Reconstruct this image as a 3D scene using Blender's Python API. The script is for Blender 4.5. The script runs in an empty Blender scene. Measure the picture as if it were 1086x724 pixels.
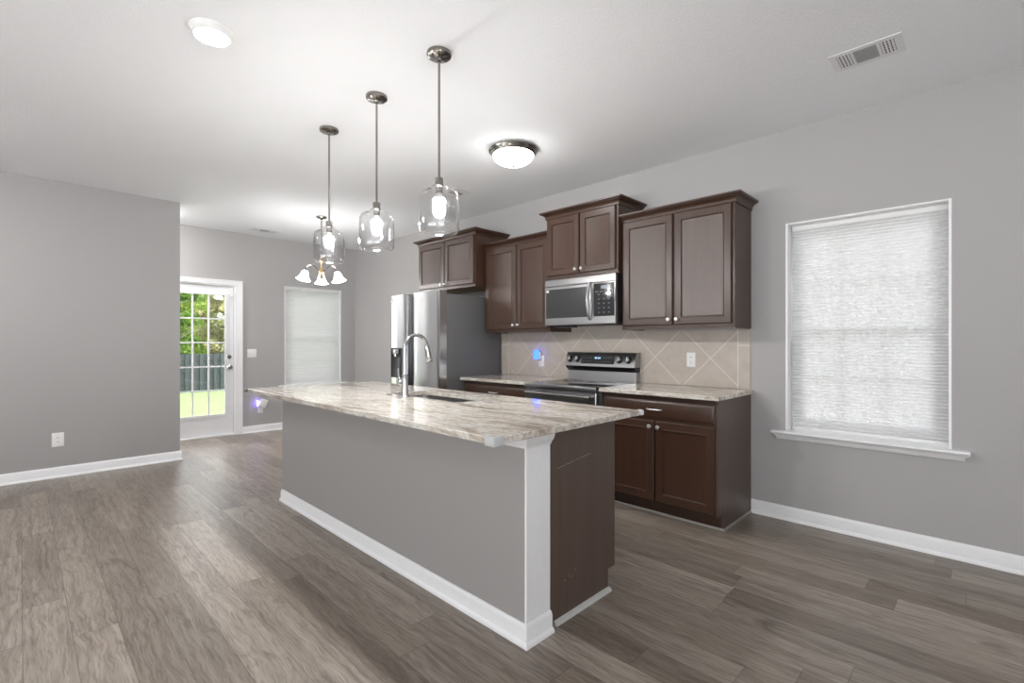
import bpy, bmesh, math, random
from mathutils import Vector, Matrix
PI = math.pi
S = bpy.context.scene
random.seed(7)

# ------------------------------------------------------------------ camera, sky, sun, exposure
F_PX, YAW, HORIZON, CAM_X, CAM_Z = 513.7309, 0.7935, 363.504, -3.8525, 1.2649
cd = bpy.data.cameras.new('camera'); cam = bpy.data.objects.new('camera', cd)
S.collection.objects.link(cam); S.camera = cam
cd.sensor_fit = 'HORIZONTAL'; cd.sensor_width = 36.0
cd.lens = 36.0 * F_PX / 1086
cd.shift_y = (HORIZON - 362) / 1086
cd.clip_start = .05; cd.clip_end = 300
cam.location = (CAM_X, 0, CAM_Z); cam.rotation_euler = (PI / 2, 0, -YAW)

SKY_STRENGTH = 1.35      # overcast sky above the horizon
LOWER_FILL_STRENGTH = 2.35   # added fill: world below the horizon, raised to light the ceiling
SUN_STRENGTH = 2.8
EXPOSURE = 1.50
W = bpy.data.worlds.new('sky'); S.world = W; W.use_nodes = True
wn = W.node_tree.nodes; bg = wn['Background']
bg.inputs['Color'].default_value = (.95, .975, 1, 1)
_l = W.node_tree.links
_tc = wn.new('ShaderNodeTexCoord'); _sx = wn.new('ShaderNodeSeparateXYZ'); _l.new(_tc.outputs['Generated'], _sx.inputs[0])
_mr = wn.new('ShaderNodeMapRange'); _mr.inputs[1].default_value = -.06; _mr.inputs[2].default_value = .02
_mr.inputs[3].default_value = LOWER_FILL_STRENGTH; _mr.inputs[4].default_value = SKY_STRENGTH
_l.new(_sx.outputs[2], _mr.inputs[0]); _l.new(_mr.outputs[0], bg.inputs['Strength'])
sl = bpy.data.lights.new('sun', 'SUN'); sun = bpy.data.objects.new('sun', sl); S.collection.objects.link(sun)
sl.energy = SUN_STRENGTH; sl.angle = math.radians(2.5); sl.color = (1, .96, .9)
sun.rotation_euler = Vector((-.18, .50, -.80)).to_track_quat('-Z', 'Y').to_euler(); sun.location = (3, -8, 13)
S.view_settings.view_transform = 'Standard'; S.view_settings.look = 'None'
S.view_settings.gamma = 1; S.view_settings.use_curve_mapping = False; S.view_settings.exposure = EXPOSURE
S.cycles.use_denoising = True; S.cycles.max_bounces = 10; S.cycles.diffuse_bounces = 6
S.cycles.transparent_max_bounces = 24; S.cycles.glossy_bounces = 6; S.cycles.caustics_reflective = False
S.cycles.sample_clamp_indirect = 6

# lamp strengths (radiance of the glowing surfaces)
L_BULB, L_DOME, L_DOME_UNSEEN, L_DISC, L_BELL = 320, 9, 32, 13, 16

# ------------------------------------------------------------------ node helpers
def srgb(r, g, b):
    f = lambda c: c / 12.92 if c <= .04045 else ((c + .055) / 1.055) ** 2.4
    return (f(r / 255), f(g / 255), f(b / 255), 1)

class NT:
    def __init__(s, name):
        s.m = bpy.data.materials.new(name); s.m.use_nodes = True; s.t = s.m.node_tree
        s.b = s.t.nodes['Principled BSDF']; s.out = s.t.nodes['Material Output']
    def n(s, kind, **kw):
        nd = s.t.nodes.new(kind)
        for k, v in kw.items(): setattr(nd, k, v)
        return nd
    def l(s, a, b): s.t.links.new(a, b)
    def put(s, sock, v):
        if isinstance(v, bpy.types.NodeSocket): s.l(v, sock)
        else: sock.default_value = v
    def math(s, op, a, b=0.0, c=0.0):
        nd = s.n('ShaderNodeMath', operation=op); s.put(nd.inputs[0], a); s.put(nd.inputs[1], b); s.put(nd.inputs[2], c)
        return nd.outputs[0]
    def pos(s):
        g = s.n('ShaderNodeNewGeometry'); x = s.n('ShaderNodeSeparateXYZ'); s.l(g.outputs['Position'], x.inputs[0]); return x.outputs
    def vec(s, x, y, z):
        c = s.n('ShaderNodeCombineXYZ'); s.put(c.inputs[0], x); s.put(c.inputs[1], y); s.put(c.inputs[2], z); return c.outputs[0]
    def obj(s, scale=(1, 1, 1)):
        t = s.n('ShaderNodeTexCoord'); mp = s.n('ShaderNodeMapping'); mp.inputs['Scale'].default_value = scale
        s.l(t.outputs['Object'], mp.inputs[0]); return mp.outputs[0]
    def noise(s, v, scale, detail=4, rough=.5, dist=0):
        nd = s.n('ShaderNodeTexNoise'); s.l(v, nd.inputs['Vector'])
        nd.inputs['Scale'].default_value = scale; nd.inputs['Detail'].default_value = detail
        nd.inputs['Roughness'].default_value = rough; nd.inputs['Distortion'].default_value = dist
        return nd.outputs['Fac']
    def ramp(s, f, stops):
        nd = s.n('ShaderNodeValToRGB'); s.l(f, nd.inputs[0]); e = nd.color_ramp.elements
        while len(e) < len(stops): e.new(.5)
        for i, (p, c) in enumerate(stops): e[i].position = p; e[i].color = c
        return nd.outputs[0]
    def mix(s, f, a, b, mode='MIX'):
        nd = s.n('ShaderNodeMix', data_type='RGBA', blend_type=mode); s.put(nd.inputs[0], f); s.put(nd.inputs[6], a); s.put(nd.inputs[7], b)
        return nd.outputs[2]
    def bump(s, h, strength, dist=.002):
        nd = s.n('ShaderNodeBump'); s.l(h, nd.inputs['Height']); nd.inputs['Strength'].default_value = strength
        nd.inputs['Distance'].default_value = dist; s.l(nd.outputs[0], s.b.inputs['Normal'])
    def set(s, **kw):
        for k, v in kw.items(): s.put(s.b.inputs[{'color': 'Base Color', 'rough': 'Roughness', 'metal': 'Metallic', 'spec': 'Specular IOR Level',
                                                   'coat': 'Coat Weight', 'coatr': 'Coat Roughness', 'ec': 'Emission Color', 'es': 'Emission Strength'}[k]], v)
        return s.m

M = {}
def plain(name, col, rough=.5, metal=0, spec=.5, var=.04, scale=30):
    t = NT(name); f = t.noise(t.obj(), scale, 3)
    a = tuple(c * (1 - var) for c in col[:3]) + (1,); b = tuple(min(1, c * (1 + var)) for c in col[:3]) + (1,)
    c = t.ramp(f, [(.3, a), (.7, b)])
    M[name] = t.set(color=c, rough=rough, metal=metal, spec=spec); return t

WHITE = (.80, .80, .81, 1)
def paint(name, col, scale, strength, rough=.6, dist=.002):
    t = NT(name); g = t.pos(); v = t.vec(g[0], g[1], g[2])
    big = t.noise(v, 1.3, 2)
    a = tuple(c * .97 for c in col[:3]) + (1,)
    f = t.noise(v, scale, 3, .6); t.bump(f, strength, dist)
    M[name] = t.set(color=t.mix(big, a, col), rough=rough, spec=.35)
paint('wall_paint', (.400, .390, .385, 1), 160, .22)
paint('ceiling_paint', (.855, .862, .880, 1), 95, .65, .8, .005)
paint('island_paint', (.335, .322, .313, 1), 160, .22, .5)
plain('white_trim', WHITE, .32, var=.015)
plain('door_white', (.77, .775, .79, 1), .35, var=.015)
plain('plastic_white', (.78, .78, .77, 1), .35, var=.01)
plain('slot_dark', (.05, .05, .05, 1), .6)
plain('vent_white', (.74, .73, .74, 1), .45, var=.02)
plain('vent_shadow', (.05, .05, .055, 1), .8)
plain('vent_gray', (.36, .355, .36, 1), .6)
plain('nickel', (.29, .272, .252, 1), .20, 1, var=.05)
plain('chrome', (.52, .52, .53, 1), .10, 1, var=.02)
plain('brass', (.62, .46, .25, 1), .28, 1)
plain('black_plastic', (.012, .012, .013, 1), .35)
plain('black_gloss', (.012, .012, .014, 1), .07, spec=.6)
plain('window_dark', (.045, .045, .047, 1), .22, spec=.35)
plain('fridge_side', (.135, .135, .135, 1), .45, .2)
plain('raw_wood', (.42, .31, .19, 1), .6, var=.12)
plain('guard_plastic', (.52, .53, .53, 1), .16, var=.08)
plain('guard_dark', (.10, .085, .075, 1), .25, var=.1)
plain('shoe_metal', (.55, .545, .53, 1), .35, .1)
plain('kick_gray', (.24, .225, .21, 1), .5)
plain('bark', (.42, .38, .34, 1), .9, var=.2)
plain('grey_fence', (.040, .050, .055, 1), .8, var=.15, scale=6)
plain('satin_silver', (.80, .79, .77, 1), .30, .75)
plain('knob_silver', (.50, .50, .50, 1), .35, .6)
plain('scratch_tan', (.42, .38, .34, 1), .6)
plain('screen_black', (.02, .021, .023, 1), .12)
plain('button_grey', (.09, .09, .09, 1), .5)

def steel(name, col, rough, axis):
    t = NT(name); sc = [6, 6, 6]; sc[axis] = .4
    for i in range(3):
        if i != axis: sc[i] = 260
    f = t.noise(t.obj(tuple(sc)), 1, 3, .6)
    t.bump(f, .06, .0005)
    r = t.n('ShaderNodeMapRange'); t.l(f, r.inputs[0]); r.inputs[3].default_value = rough * .8; r.inputs[4].default_value = rough * 1.25
    M[name] = t.set(color=col, rough=r.outputs[0], metal=1)
steel('stainless', (.40, .40, .405, 1), .30, 1)
steel('stainless_fridge', (.78, .785, .795, 1), .17, 2)
steel('stainless_sink', (.50, .495, .49, 1), .24, 1)

def cabinet_wood():
    t = NT('cabinet_wood')
    f = t.noise(t.obj((22, 22, 1.6)), 1, 6, .6, .6); g = t.noise(t.obj((2.2, 2.2, .8)), 1, 3)
    c = t.ramp(f, [(.25, (.033, .0135, .0072, 1)), (.75, (.056, .0250, .0138, 1))])
    c = t.mix(t.math('MULTIPLY', g, .30), c, (.070, .033, .019, 1))
    t.bump(f, .05, .0006)
    M['cabinet_wood'] = t.set(color=c, rough=.37, spec=.60, coat=.12, coatr=.30)
    t = NT('panel_wood_lit')  # cabinet wood lightened for the light and sheen falling on the side panels
    f = t.noise(t.obj((18, 18, 1.2)), 1, 6, .6, .4)
    c = t.ramp(f, [(.25, (.078, .052, .041, 1)), (.75, (.104, .071, .057, 1))])
    M['panel_wood_lit'] = t.set(color=c, rough=.42, spec=.5)
cabinet_wood()

def floor_mat():
    t = NT('plank_floor'); x, y, z = t.pos()
    WID, LEN = .152, 1.22
    px = t.math('DIVIDE', t.math('ADD', x, 3.54 + .152 * 40), WID); row = t.math('FLOOR', px); fx = t.math('FRACT', px)
    wn_ = t.n('ShaderNodeTexWhiteNoise', noise_dimensions='1D'); t.l(row, wn_.inputs['W'])
    py = t.math('DIVIDE', t.math('ADD', y, t.math('MULTIPLY', wn_.outputs['Value'], LEN * 3)), LEN)
    colm = t.math('FLOOR', py); fy = t.math('FRACT', py)
    w2 = t.n('ShaderNodeTexWhiteNoise', noise_dimensions='2D'); t.l(t.vec(row, colm, 0), w2.inputs['Vector'])
    rnd = w2.outputs['Value']
    off = t.math('MULTIPLY', rnd, 37.0)
    warp = t.noise(t.vec(t.math('MULTIPLY', x, 5), t.math('ADD', t.math('MULTIPLY', y, 2.4), off), off), 1, 3, .6)
    xw = t.math('ADD', t.math('MULTIPLY', x, 32), t.math('MULTIPLY', warp, 2.2))
    grain = t.noise(t.vec(xw, t.math('ADD', t.math('MULTIPLY', y, 1.15), off), off), 1, 10, .72, .25)
    fine = t.noise(t.vec(t.math('ADD', t.math('MULTIPLY', x, 120), t.math('MULTIPLY', warp, 12)), t.math('ADD', t.math('MULTIPLY', y, 7.0), off), off), 1, 5, .65)
    blot = t.noise(t.vec(t.math('MULTIPLY', x, 9), t.math('ADD', t.math('MULTIPLY', y, 2.2), off), off), 1, 5, .62, 1.4)
    broad = t.noise(t.vec(t.math('MULTIPLY', x, 3), t.math('ADD', t.math('MULTIPLY', y, 1.0), off), off), 1, 2)
    base = t.ramp(rnd, [(0, (.200, .170, .144, 1)), (.4, (.250, .217, .188, 1)), (.75, (.288, .252, .220, 1)), (1, (.345, .308, .272, 1))])
    dark = t.mix(1, base, (.27, .235, .21, 1), 'MULTIPLY')
    lite = t.mix(1, base, (1.50, 1.50, 1.49, 1), 'MULTIPLY')
    c = t.mix(t.ramp(grain, [(.28, (0, 0, 0, 1)), (.44, (.55, .55, .55, 1)), (.70, (1, 1, 1, 1))]), dark, lite)
    c = t.mix(t.math('MULTIPLY', t.ramp(blot, [(.56, (0, 0, 0, 1)), (.72, (1, 1, 1, 1))]), .75), c, dark)
    c = t.mix(t.math('MULTIPLY', t.ramp(fine, [(.38, (1, 1, 1, 1)), (.54, (0, 0, 0, 1))]), .50), c, dark)
    c = t.mix(t.math('MULTIPLY', broad, .35), c, t.mix(1, base, (.92, .80, .70, 1), 'MULTIPLY'))
    ex = t.math('MINIMUM', fx, t.math('SUBTRACT', 1, fx)); ey = t.math('MINIMUM', fy, t.math('SUBTRACT', 1, fy))
    sx = t.math('LESS_THAN', ex, .009); sy = t.math('LESS_THAN', ey, .0013)
    seam = t.math('MAXIMUM', sx, sy)
    c = t.mix(t.math('MULTIPLY', seam, .50), c, (.035, .028, .023, 1))
    h = t.math('SUBTRACT', t.math('MULTIPLY', grain, .4), t.math('MULTIPLY', seam, 1))
    t.bump(h, .22, .0012)
    rr = t.n('ShaderNodeMapRange'); t.l(grain, rr.inputs[0]); rr.inputs[3].default_value = .28; rr.inputs[4].default_value = .42
    M['plank_floor'] = t.set(color=c, rough=rr.outputs[0], spec=.5)
floor_mat()

def granite():
    t = NT('granite'); x, y, z = t.pos()
    warp = t.noise(t.vec(t.math('MULTIPLY', x, 2.2), t.math('MULTIPLY', y, .9), z), 1, 3)
    xx = t.math('ADD', t.math('MULTIPLY', x, 13), t.math('MULTIPLY', warp, 7))
    v = t.vec(t.math('ADD', xx, t.math('MULTIPLY', y, 1.2)), t.math('MULTIPLY', y, 1.7), t.math('MULTIPLY', z, 9))
    f = t.noise(v, 1, 8, .62, .5)
    c = t.ramp(f, [(.22, (.16, .125, .10, 1)), (.36, (.34, .285, .235, 1)), (.46, (.53, .475, .405, 1)), (.54, (.66, .63, .58, 1)), (.64, (.43, .37, .305, 1)), (.74, (.70, .685, .655, 1)), (.85, (.40, .38, .36, 1))])
    sp = t.noise(t.vec(t.math('MULTIPLY', x, 60), t.math('MULTIPLY', y, 26), t.math('MULTIPLY', z, 60)), 1, 4, .7)
    c = t.mix(t.math('MULTIPLY', t.ramp(sp, [(.36, (1, 1, 1, 1)), (.50, (0, 0, 0, 1))]), .55), c, (.20, .16, .135, 1))
    sp2 = t.noise(t.vec(t.math('MULTIPLY', x, 38), t.math('MULTIPLY', y, 9), t.math('MULTIPLY', z, 38)), 1, 3, .6)
    c = t.mix(t.math('MULTIPLY', t.ramp(sp2, [(.55, (0, 0, 0, 1)), (.70, (1, 1, 1, 1))]), .5), c, (.82, .81, .79, 1))
    M['granite'] = t.set(color=c, rough=.09, spec=.62)
granite()

def backsplash_mat():
    t = NT('diagonal_tile'); x, y, z = t.pos()
    P = .4775
    p = t.math('DIVIDE', t.math('SUBTRACT', y, 1.573), P); q = t.math('DIVIDE', t.math('SUBTRACT', z, 1.144), P)
    def near(a, w):
        fr = t.math('FRACT', a); e = t.math('MINIMUM', fr, t.math('SUBTRACT', 1, fr)); return t.math('LESS_THAN', e, w)
    a1, a2 = t.math('ADD', p, q), t.math('SUBTRACT', p, q)
    diag = t.math('MAXIMUM', near(a1, .0075), near(a2, .0075))
    inside = t.math('MULTIPLY', t.math('GREATER_THAN', y, 1.364), t.math('LESS_THAN', y, 3.835))
    ln = t.math('MAXIMUM', t.math('LESS_THAN', t.math('ABSOLUTE', t.math('SUBTRACT', y, 1.364)), .0026), t.math('LESS_THAN', t.math('ABSOLUTE', t.math('SUBTRACT', y, 3.835)), .0026))
    hz = near(t.math('DIVIDE', t.math('SUBTRACT', z, .914), .332), .008)
    g = t.math('MAXIMUM', t.math('ADD', t.math('MULTIPLY', diag, inside), t.math('MULTIPLY', hz, t.math('SUBTRACT', 1, inside))), ln)
    tid = t.n('ShaderNodeTexWhiteNoise', noise_dimensions='2D'); t.l(t.vec(t.math('FLOOR', a1), t.math('FLOOR', a2), 0), tid.inputs['Vector'])
    cl = t.noise(t.vec(x, y, z), 9, 5, .6, .4)
    c = t.ramp(cl, [(.3, (.44, .385, .335, 1)), (.7, (.52, .465, .415, 1))])
    c = t.mix(t.math('MULTIPLY', tid.outputs['Value'], .22), c, (.40, .355, .315, 1))
    c = t.mix(g, c, (.70, .66, .60, 1))
    t.bump(t.math('SUBTRACT', 1, g), .3, .0015)
    M['diagonal_tile'] = t.set(color=c, rough=.32, spec=.5)
backsplash_mat()

def thin_glass(name, tint=.97, ior=1.5, gain=1.0, rough=0.0):
    t = NT(name); t.t.nodes.remove(t.b)
    g = t.n('ShaderNodeNewGeometry'); dt = t.n('ShaderNodeVectorMath', operation='DOT_PRODUCT'); t.l(g.outputs['Normal'], dt.inputs[0]); t.l(g.outputs['Incoming'], dt.inputs[1])
    c = t.math('SUBTRACT', 1, t.math('ABSOLUTE', dt.outputs['Value'])); f0 = ((ior - 1) / (ior + 1)) ** 2
    fac = t.math('MULTIPLY_ADD', t.math('POWER', c, 5), 1 - f0, f0)
    tr = t.n('ShaderNodeBsdfTransparent'); tr.inputs[0].default_value = (tint, tint, tint, 1)
    gl = t.n('ShaderNodeBsdfGlossy'); gl.inputs['Roughness'].default_value = rough; gl.inputs[0].default_value = (1, 1, 1, 1)
    mx = t.n('ShaderNodeMixShader'); t.put(mx.inputs[0], t.math('MINIMUM', t.math('MULTIPLY', fac, gain), 1)); t.l(tr.outputs[0], mx.inputs[1]); t.l(gl.outputs[0], mx.inputs[2])
    t.l(mx.outputs[0], t.out.inputs[0]); M[name] = t.m
thin_glass('pane_glass', .97, 1.45)
thin_glass('shade_glass', .965, 1.5, 1.5, .02)

def emit(name, col, strength, rough=.4):
    t = NT(name); M[name] = t.set(color=(.9, .9, .9, 1) if strength > 8 else (.05, .05, .06, 1), rough=rough, ec=col, es=strength)
emit('bulb_glow', (1, .99, .975, 1), L_BULB); emit('dome_glow', (1, .99, .985, 1), L_DOME); emit('unseen_dome_glow', (1, .99, .985, 1), L_DOME_UNSEEN)
emit('disc_glow', (1, .99, .98, 1), L_DISC); emit('bell_glow', (1, .985, .97, 1), L_BELL)
emit('blue_glow', (.015, .06, 1, 1), 3.2); emit('violet_glow', (.20, .12, 1, 1), 6); emit('clock_glow', (.35, .6, 1, 1), .7); emit('lcd_glow', (.7, .85, .9, 1), .12)

def shade_mat():
    t = NT('shade_fabric'); t.t.nodes.remove(t.b)
    v = t.obj((140, 140, 220)); f = t.noise(v, 1, 3)
    c = t.ramp(f, [(.3, (.66, .66, .665, 1)), (.7, (.76, .76, .765, 1))])
    d = t.n('ShaderNodeBsdfDiffuse'); t.l(c, d.inputs[0]); tl = t.n('ShaderNodeBsdfTranslucent'); t.l(c, tl.inputs[0])
    mx = t.n('ShaderNodeMixShader'); mx.inputs[0].default_value = .20; t.l(d.outputs[0], mx.inputs[1]); t.l(tl.outputs[0], mx.inputs[2])
    t.l(mx.outputs[0], t.out.inputs[0]); M['shade_fabric'] = t.m
shade_mat()
def leaf(name, a, b):
    t = NT(name); t.t.nodes.remove(t.b)
    g = t.pos(); f = t.noise(t.vec(g[0], g[1], g[2]), 1.6, 4, .7)
    c = t.ramp(f, [(.35, a), (.65, b)])
    d = t.n('ShaderNodeBsdfDiffuse'); t.l(c, d.inputs[0]); tl = t.n('ShaderNodeBsdfTranslucent'); t.l(c, tl.inputs[0])
    mx = t.n('ShaderNodeMixShader'); mx.inputs[0].default_value = .45; t.l(d.outputs[0], mx.inputs[1]); t.l(tl.outputs[0], mx.inputs[2])
    t.l(mx.outputs[0], t.out.inputs[0]); M[name] = t.m
leaf('leaf_green', (.08, .17, .03, 1), (.26, .40, .10, 1))
leaf('leaf_lime', (.20, .32, .06, 1), (.50, .60, .18, 1))
leaf('leaf_pale', (.28, .31, .15, 1), (.60, .56, .32, 1))
def lawn_mat():
    t = NT('lawn_grass'); g = t.pos(); f = t.noise(t.vec(g[0], g[1], g[2]), 3, 6, .7)
    M['lawn_grass'] = t.set(color=t.ramp(f, [(.3, (.115, .20, .060, 1)), (.7, (.19, .29, .105, 1))]), rough=.9)
lawn_mat()
plain('neutral_ground', (.34, .335, .32, 1), .9, var=.1)

# ------------------------------------------------------------------ geometry helpers
def BM(): return bmesh.new()
def box(bm, x0, x1, y0, y1, z0, z1, bev=0, seg=2):
    r = bmesh.ops.create_cube(bm, size=1); vs = r['verts']
    for v in vs:
        v.co = Vector(((x0 + x1) / 2 + v.co.x * (x1 - x0), (y0 + y1) / 2 + v.co.y * (y1 - y0), (z0 + z1) / 2 + v.co.z * (z1 - z0)))
    if bev:
        es = {e for v in vs for e in v.link_edges}
        bmesh.ops.bevel(bm, geom=list(es), offset=bev, segments=seg, profile=.5, affect='EDGES')
    return bm
def lathe(bm, prof, c=(0, 0, 0), n=32, mat4=None):
    rings = []
    for r, z in prof:
        if r < 1e-6: rings.append([bm.verts.new((0, 0, z))])
        else: rings.append([bm.verts.new((r * math.cos(2 * PI * i / n), r * math.sin(2 * PI * i / n), z)) for i in range(n)])
    for a, b in zip(rings, rings[1:]):
        for i in range(n):
            j = (i + 1) % n
            if len(a) == 1 and len(b) == 1: continue
            if len(a) == 1: bm.faces.new((a[0], b[i], b[j]))
            elif len(b) == 1: bm.faces.new((a[i], a[j], b[0]))
            else: bm.faces.new((a[i], a[j], b[j], b[i]))
    mt = Matrix.Translation(c) @ (mat4 or Matrix())
    for r in rings:
        for v in r: v.co = mt @ v.co
    return bm
def tube(bm, pts, r, n=12, caps=True):
    pts = [Vector(p) for p in pts]; R = r if isinstance(r, (list, tuple)) else [r] * len(pts)
    tang = []
    for i in range(len(pts)):
        a = pts[max(i - 1, 0)]; b = pts[min(i + 1, len(pts) - 1)]; tang.append((b - a).normalized())
    up = Vector((0, 0, 1)) if abs(tang[0].z) < .9 else Vector((1, 0, 0))
    u = tang[0].cross(up).normalized(); rings = []
    for i, p in enumerate(pts):
        if i:
            u = (u - tang[i] * u.dot(tang[i])).normalized()
        w = tang[i].cross(u)
        rings.append([bm.verts.new(p + (u * math.cos(2 * PI * k / n) + w * math.sin(2 * PI * k / n)) * R[i]) for k in range(n)])
    for a, b in zip(rings, rings[1:]):
        for k in range(n):
            bm.faces.new((a[k], a[(k + 1) % n], b[(k + 1) % n], b[k]))
    if caps: bm.faces.new(rings[0]); bm.faces.new(rings[-1])
    return bm
def sweep(bm, path, prof, side=1, closed=False):
    """mitred sweep of a closed profile (out, z) along a flat path"""
    P = [Vector((p[0], p[1])) for p in path]; n = len(P); rings = []
    for i in range(n):
        ns = []
        for a, b in ((i - 1, i), (i, i + 1)):
            if closed or (0 <= a and b < n):
                d = (P[b % n] - P[a % n]).normalized(); ns.append(Vector((-d.y, d.x)) * side)
        m = ns[0] if len(ns) == 1 else (ns[0] + ns[1]) / (1 + ns[0].dot(ns[1]))
        rings.append([bm.verts.new((P[i].x + m.x * o, P[i].y + m.y * o, z)) for o, z in prof])
    k = len(prof)
    for i in range(n if closed else n - 1):
        a, b = rings[i], rings[(i + 1) % n]
        for j in range(k): bm.faces.new((a[j], a[(j + 1) % k], b[(j + 1) % k], b[j]))
    if not closed: bm.faces.new(rings[0]); bm.faces.new(rings[-1])
    return bm
def prism(bm, outline, axis, a, b):
    """extrude a 2-D outline along axis 0/1/2 from a to b"""
    def mk(p, t):
        q = list(p); q.insert(axis, t); return bm.verts.new(q)
    A = [mk(p, a) for p in outline]; B = [mk(p, b) for p in outline]; n = len(A)
    for i in range(n): bm.faces.new((A[i], A[(i + 1) % n], B[(i + 1) % n], B[i]))
    bm.faces.new(A); bm.faces.new(B); return bm
def panel(bm, y0, y1, z0, z1, x, d, prof, axis=0):
    """rectangular relief facing direction d along x (or y): loops of (inset, height)"""
    loops = []
    for ins, hgt in prof:
        q = [(y0 + ins, z0 + ins), (y1 - ins, z0 + ins), (y1 - ins, z1 - ins), (y0 + ins, z1 - ins)]
        loops.append([bm.verts.new((x + d * hgt, a, b) if axis == 0 else (a, x + d * hgt, b)) for a, b in q])
    bm.faces.new(loops[0])
    for a, b in zip(loops, loops[1:]):
        for i in range(4): bm.faces.new((a[i], a[(i + 1) % 4], b[(i + 1) % 4], b[i]))
    bm.faces.new(loops[-1]); return bm
DOOR = [(0, 0), (0, .014), (.005, .020), (.050, .020), (.053, .0240), (.058, .0240), (.063, .013), (.070, .011)]
SLAB = [(0, 0), (0, .010), (.012, .018), (.020, .020)]

def wloc(p):
    v = Vector((0, 0, 0))
    while p: v += p.location; p = p.parent
    return v
def link(name, bm, mat, parent=None, loc=None, angle=38):
    bmesh.ops.recalc_face_normals(bm, faces=bm.faces)
    o0 = wloc(parent) + (Vector(loc) if loc is not None and parent is None else Vector((0, 0, 0)))
    for v in bm.verts: v.co -= o0
    me = bpy.data.meshes.new(name); bm.to_mesh(me); bm.free()
    for m in (mat if isinstance(mat, (list, tuple)) else [mat]): me.materials.append(M[m])
    me.polygons.foreach_set('use_smooth', [True] * len(me.polygons)); me.set_sharp_from_angle(angle=math.radians(angle))
    o = bpy.data.objects.new(name, me); S.collection.objects.link(o)
    if parent: o.parent = parent
    elif loc is not None: o.location = loc
    return o
def tag(o, label, cat, group=None):
    o['label'] = label; o['category'] = cat
    if group: o['group'] = group
    return o
def thing(name, loc, label, cat, group=None):
    o = bpy.data.objects.new(name, None); S.collection.objects.link(o); o.location = loc; o.empty_display_size = .1
    return tag(o, label, cat, group)
def struct(o): o['kind'] = 'structure'; return o
def sroot(name, loc):
    o = bpy.data.objects.new(name, None); S.collection.objects.link(o); o.location = loc; return struct(o)
def copy_tree(o, parent=None):
    c = o.copy(); S.collection.objects.link(c); c.parent = parent
    for ch in list(o.children): copy_tree(ch, c)
    return c

# ------------------------------------------------------------------ room
HC, YB, YL = 2.786, 7.4045, 6.2504
XL0, YR0 = -8.2, -4.2
bm = BM(); box(bm, XL0, .2, YR0, YB + .15, -.12, 0); struct(link('floor', bm, 'plank_floor'))
bm = BM(); box(bm, XL0, .2, YR0, YB + .15, HC, HC + .15); struct(link('ceiling', bm, 'ceiling_paint'))

def wall_with_holes(name, axis, v0, v1, a0, a1, holes, mat='wall_paint'):
    """wall slab between v0..v1 on axis, spanning a0..a1, with rectangular holes (b0,b1,z0,z1)"""
    bm = BM()
    def slab(b0, b1, z0, z1):
        if b1 - b0 < 1e-6 or z1 - z0 < 1e-6: return
        if axis == 0: box(bm, v0, v1, b0, b1, z0, z1)
        else: box(bm, b0, b1, v0, v1, z0, z1)
    cur = a0
    for b0, b1, z0, z1 in sorted(holes):
        slab(cur, b0, 0, HC); slab(b0, b1, 0, z0 - .021 if z0 > .3 else z0); slab(b0, b1, z1, HC); cur = b1
    slab(cur, a1, 0, HC)
    bmesh.ops.remove_doubles(bm, verts=bm.verts, dist=1e-5)
    return struct(link(name, bm, mat))
KW = (.155, 1.0378, .640, 2.118)            # kitchen window hole (y0,y1,z0,z1)
BW = (-1.114, -.237, .640, 2.103)           # dining window hole (x0,x1,z0,z1)
HW = (-3.62, -2.74, .640, 2.103)            # window behind the partition
DR = (-2.60, -1.762, 0, 2.059)              # door hole
wall_with_holes('wall_right', 0, 0, .17, YR0, YB + .15, [KW])
wall_with_holes('wall_back', 1, YB, YB + .15, -4.6, 0, [BW, DR, HW])
bm = BM(); box(bm, XL0, -2.632, YL, YL + .12, 0, HC, .004); struct(link('wall_left', bm, 'wall_paint'))
bm = BM(); box(bm, -4.72, -4.6, YL + .12, YB + .15, 0, HC); struct(link('wall_hall', bm, 'wall_paint'))
wall_with_holes('wall_rear_added', 1, YR0 - .15, YR0, XL0, .17, [(-7.8, -3.6, 0, 2.4)])  # unseen wall, added; its opening is sized to cut light from behind
wall_with_holes('wall_far_added', 0, XL0 - .15, XL0, YR0, YL + .12, [(-2.0, 3.2, 0, 2.3)])  # unseen wall, added to narrow the light coming in from the left

BASE = [(0, 0), (.027, 0), (.027, .006), (.024, .014), (.016, .020), (.014, .022), (.014, .078), (.011, .090), (.005, .098), (0, .098)]
bm = BM(); sweep(bm, [(0, YR0), (0, 1.268)], BASE, 1); struct(link('baseboard_right', bm, 'white_trim'))
bm = BM(); sweep(bm, [(0, 4.95), (0, YB), (-1.677, YB)], BASE, 1); struct(link('baseboard_back', bm, 'white_trim'))
bm = BM(); sweep(bm, [(XL0, YL), (-2.632, YL), (-2.632, YL + .12), (-4.5, YL + .12)], BASE, -1); struct(link('baseboard_left', bm, 'white_trim'))
bm = BM(); sweep(bm, [(-2.69, YB), (-4.6, YB)], BASE, 1); struct(link('baseboard_hall', bm, 'white_trim'))

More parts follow.
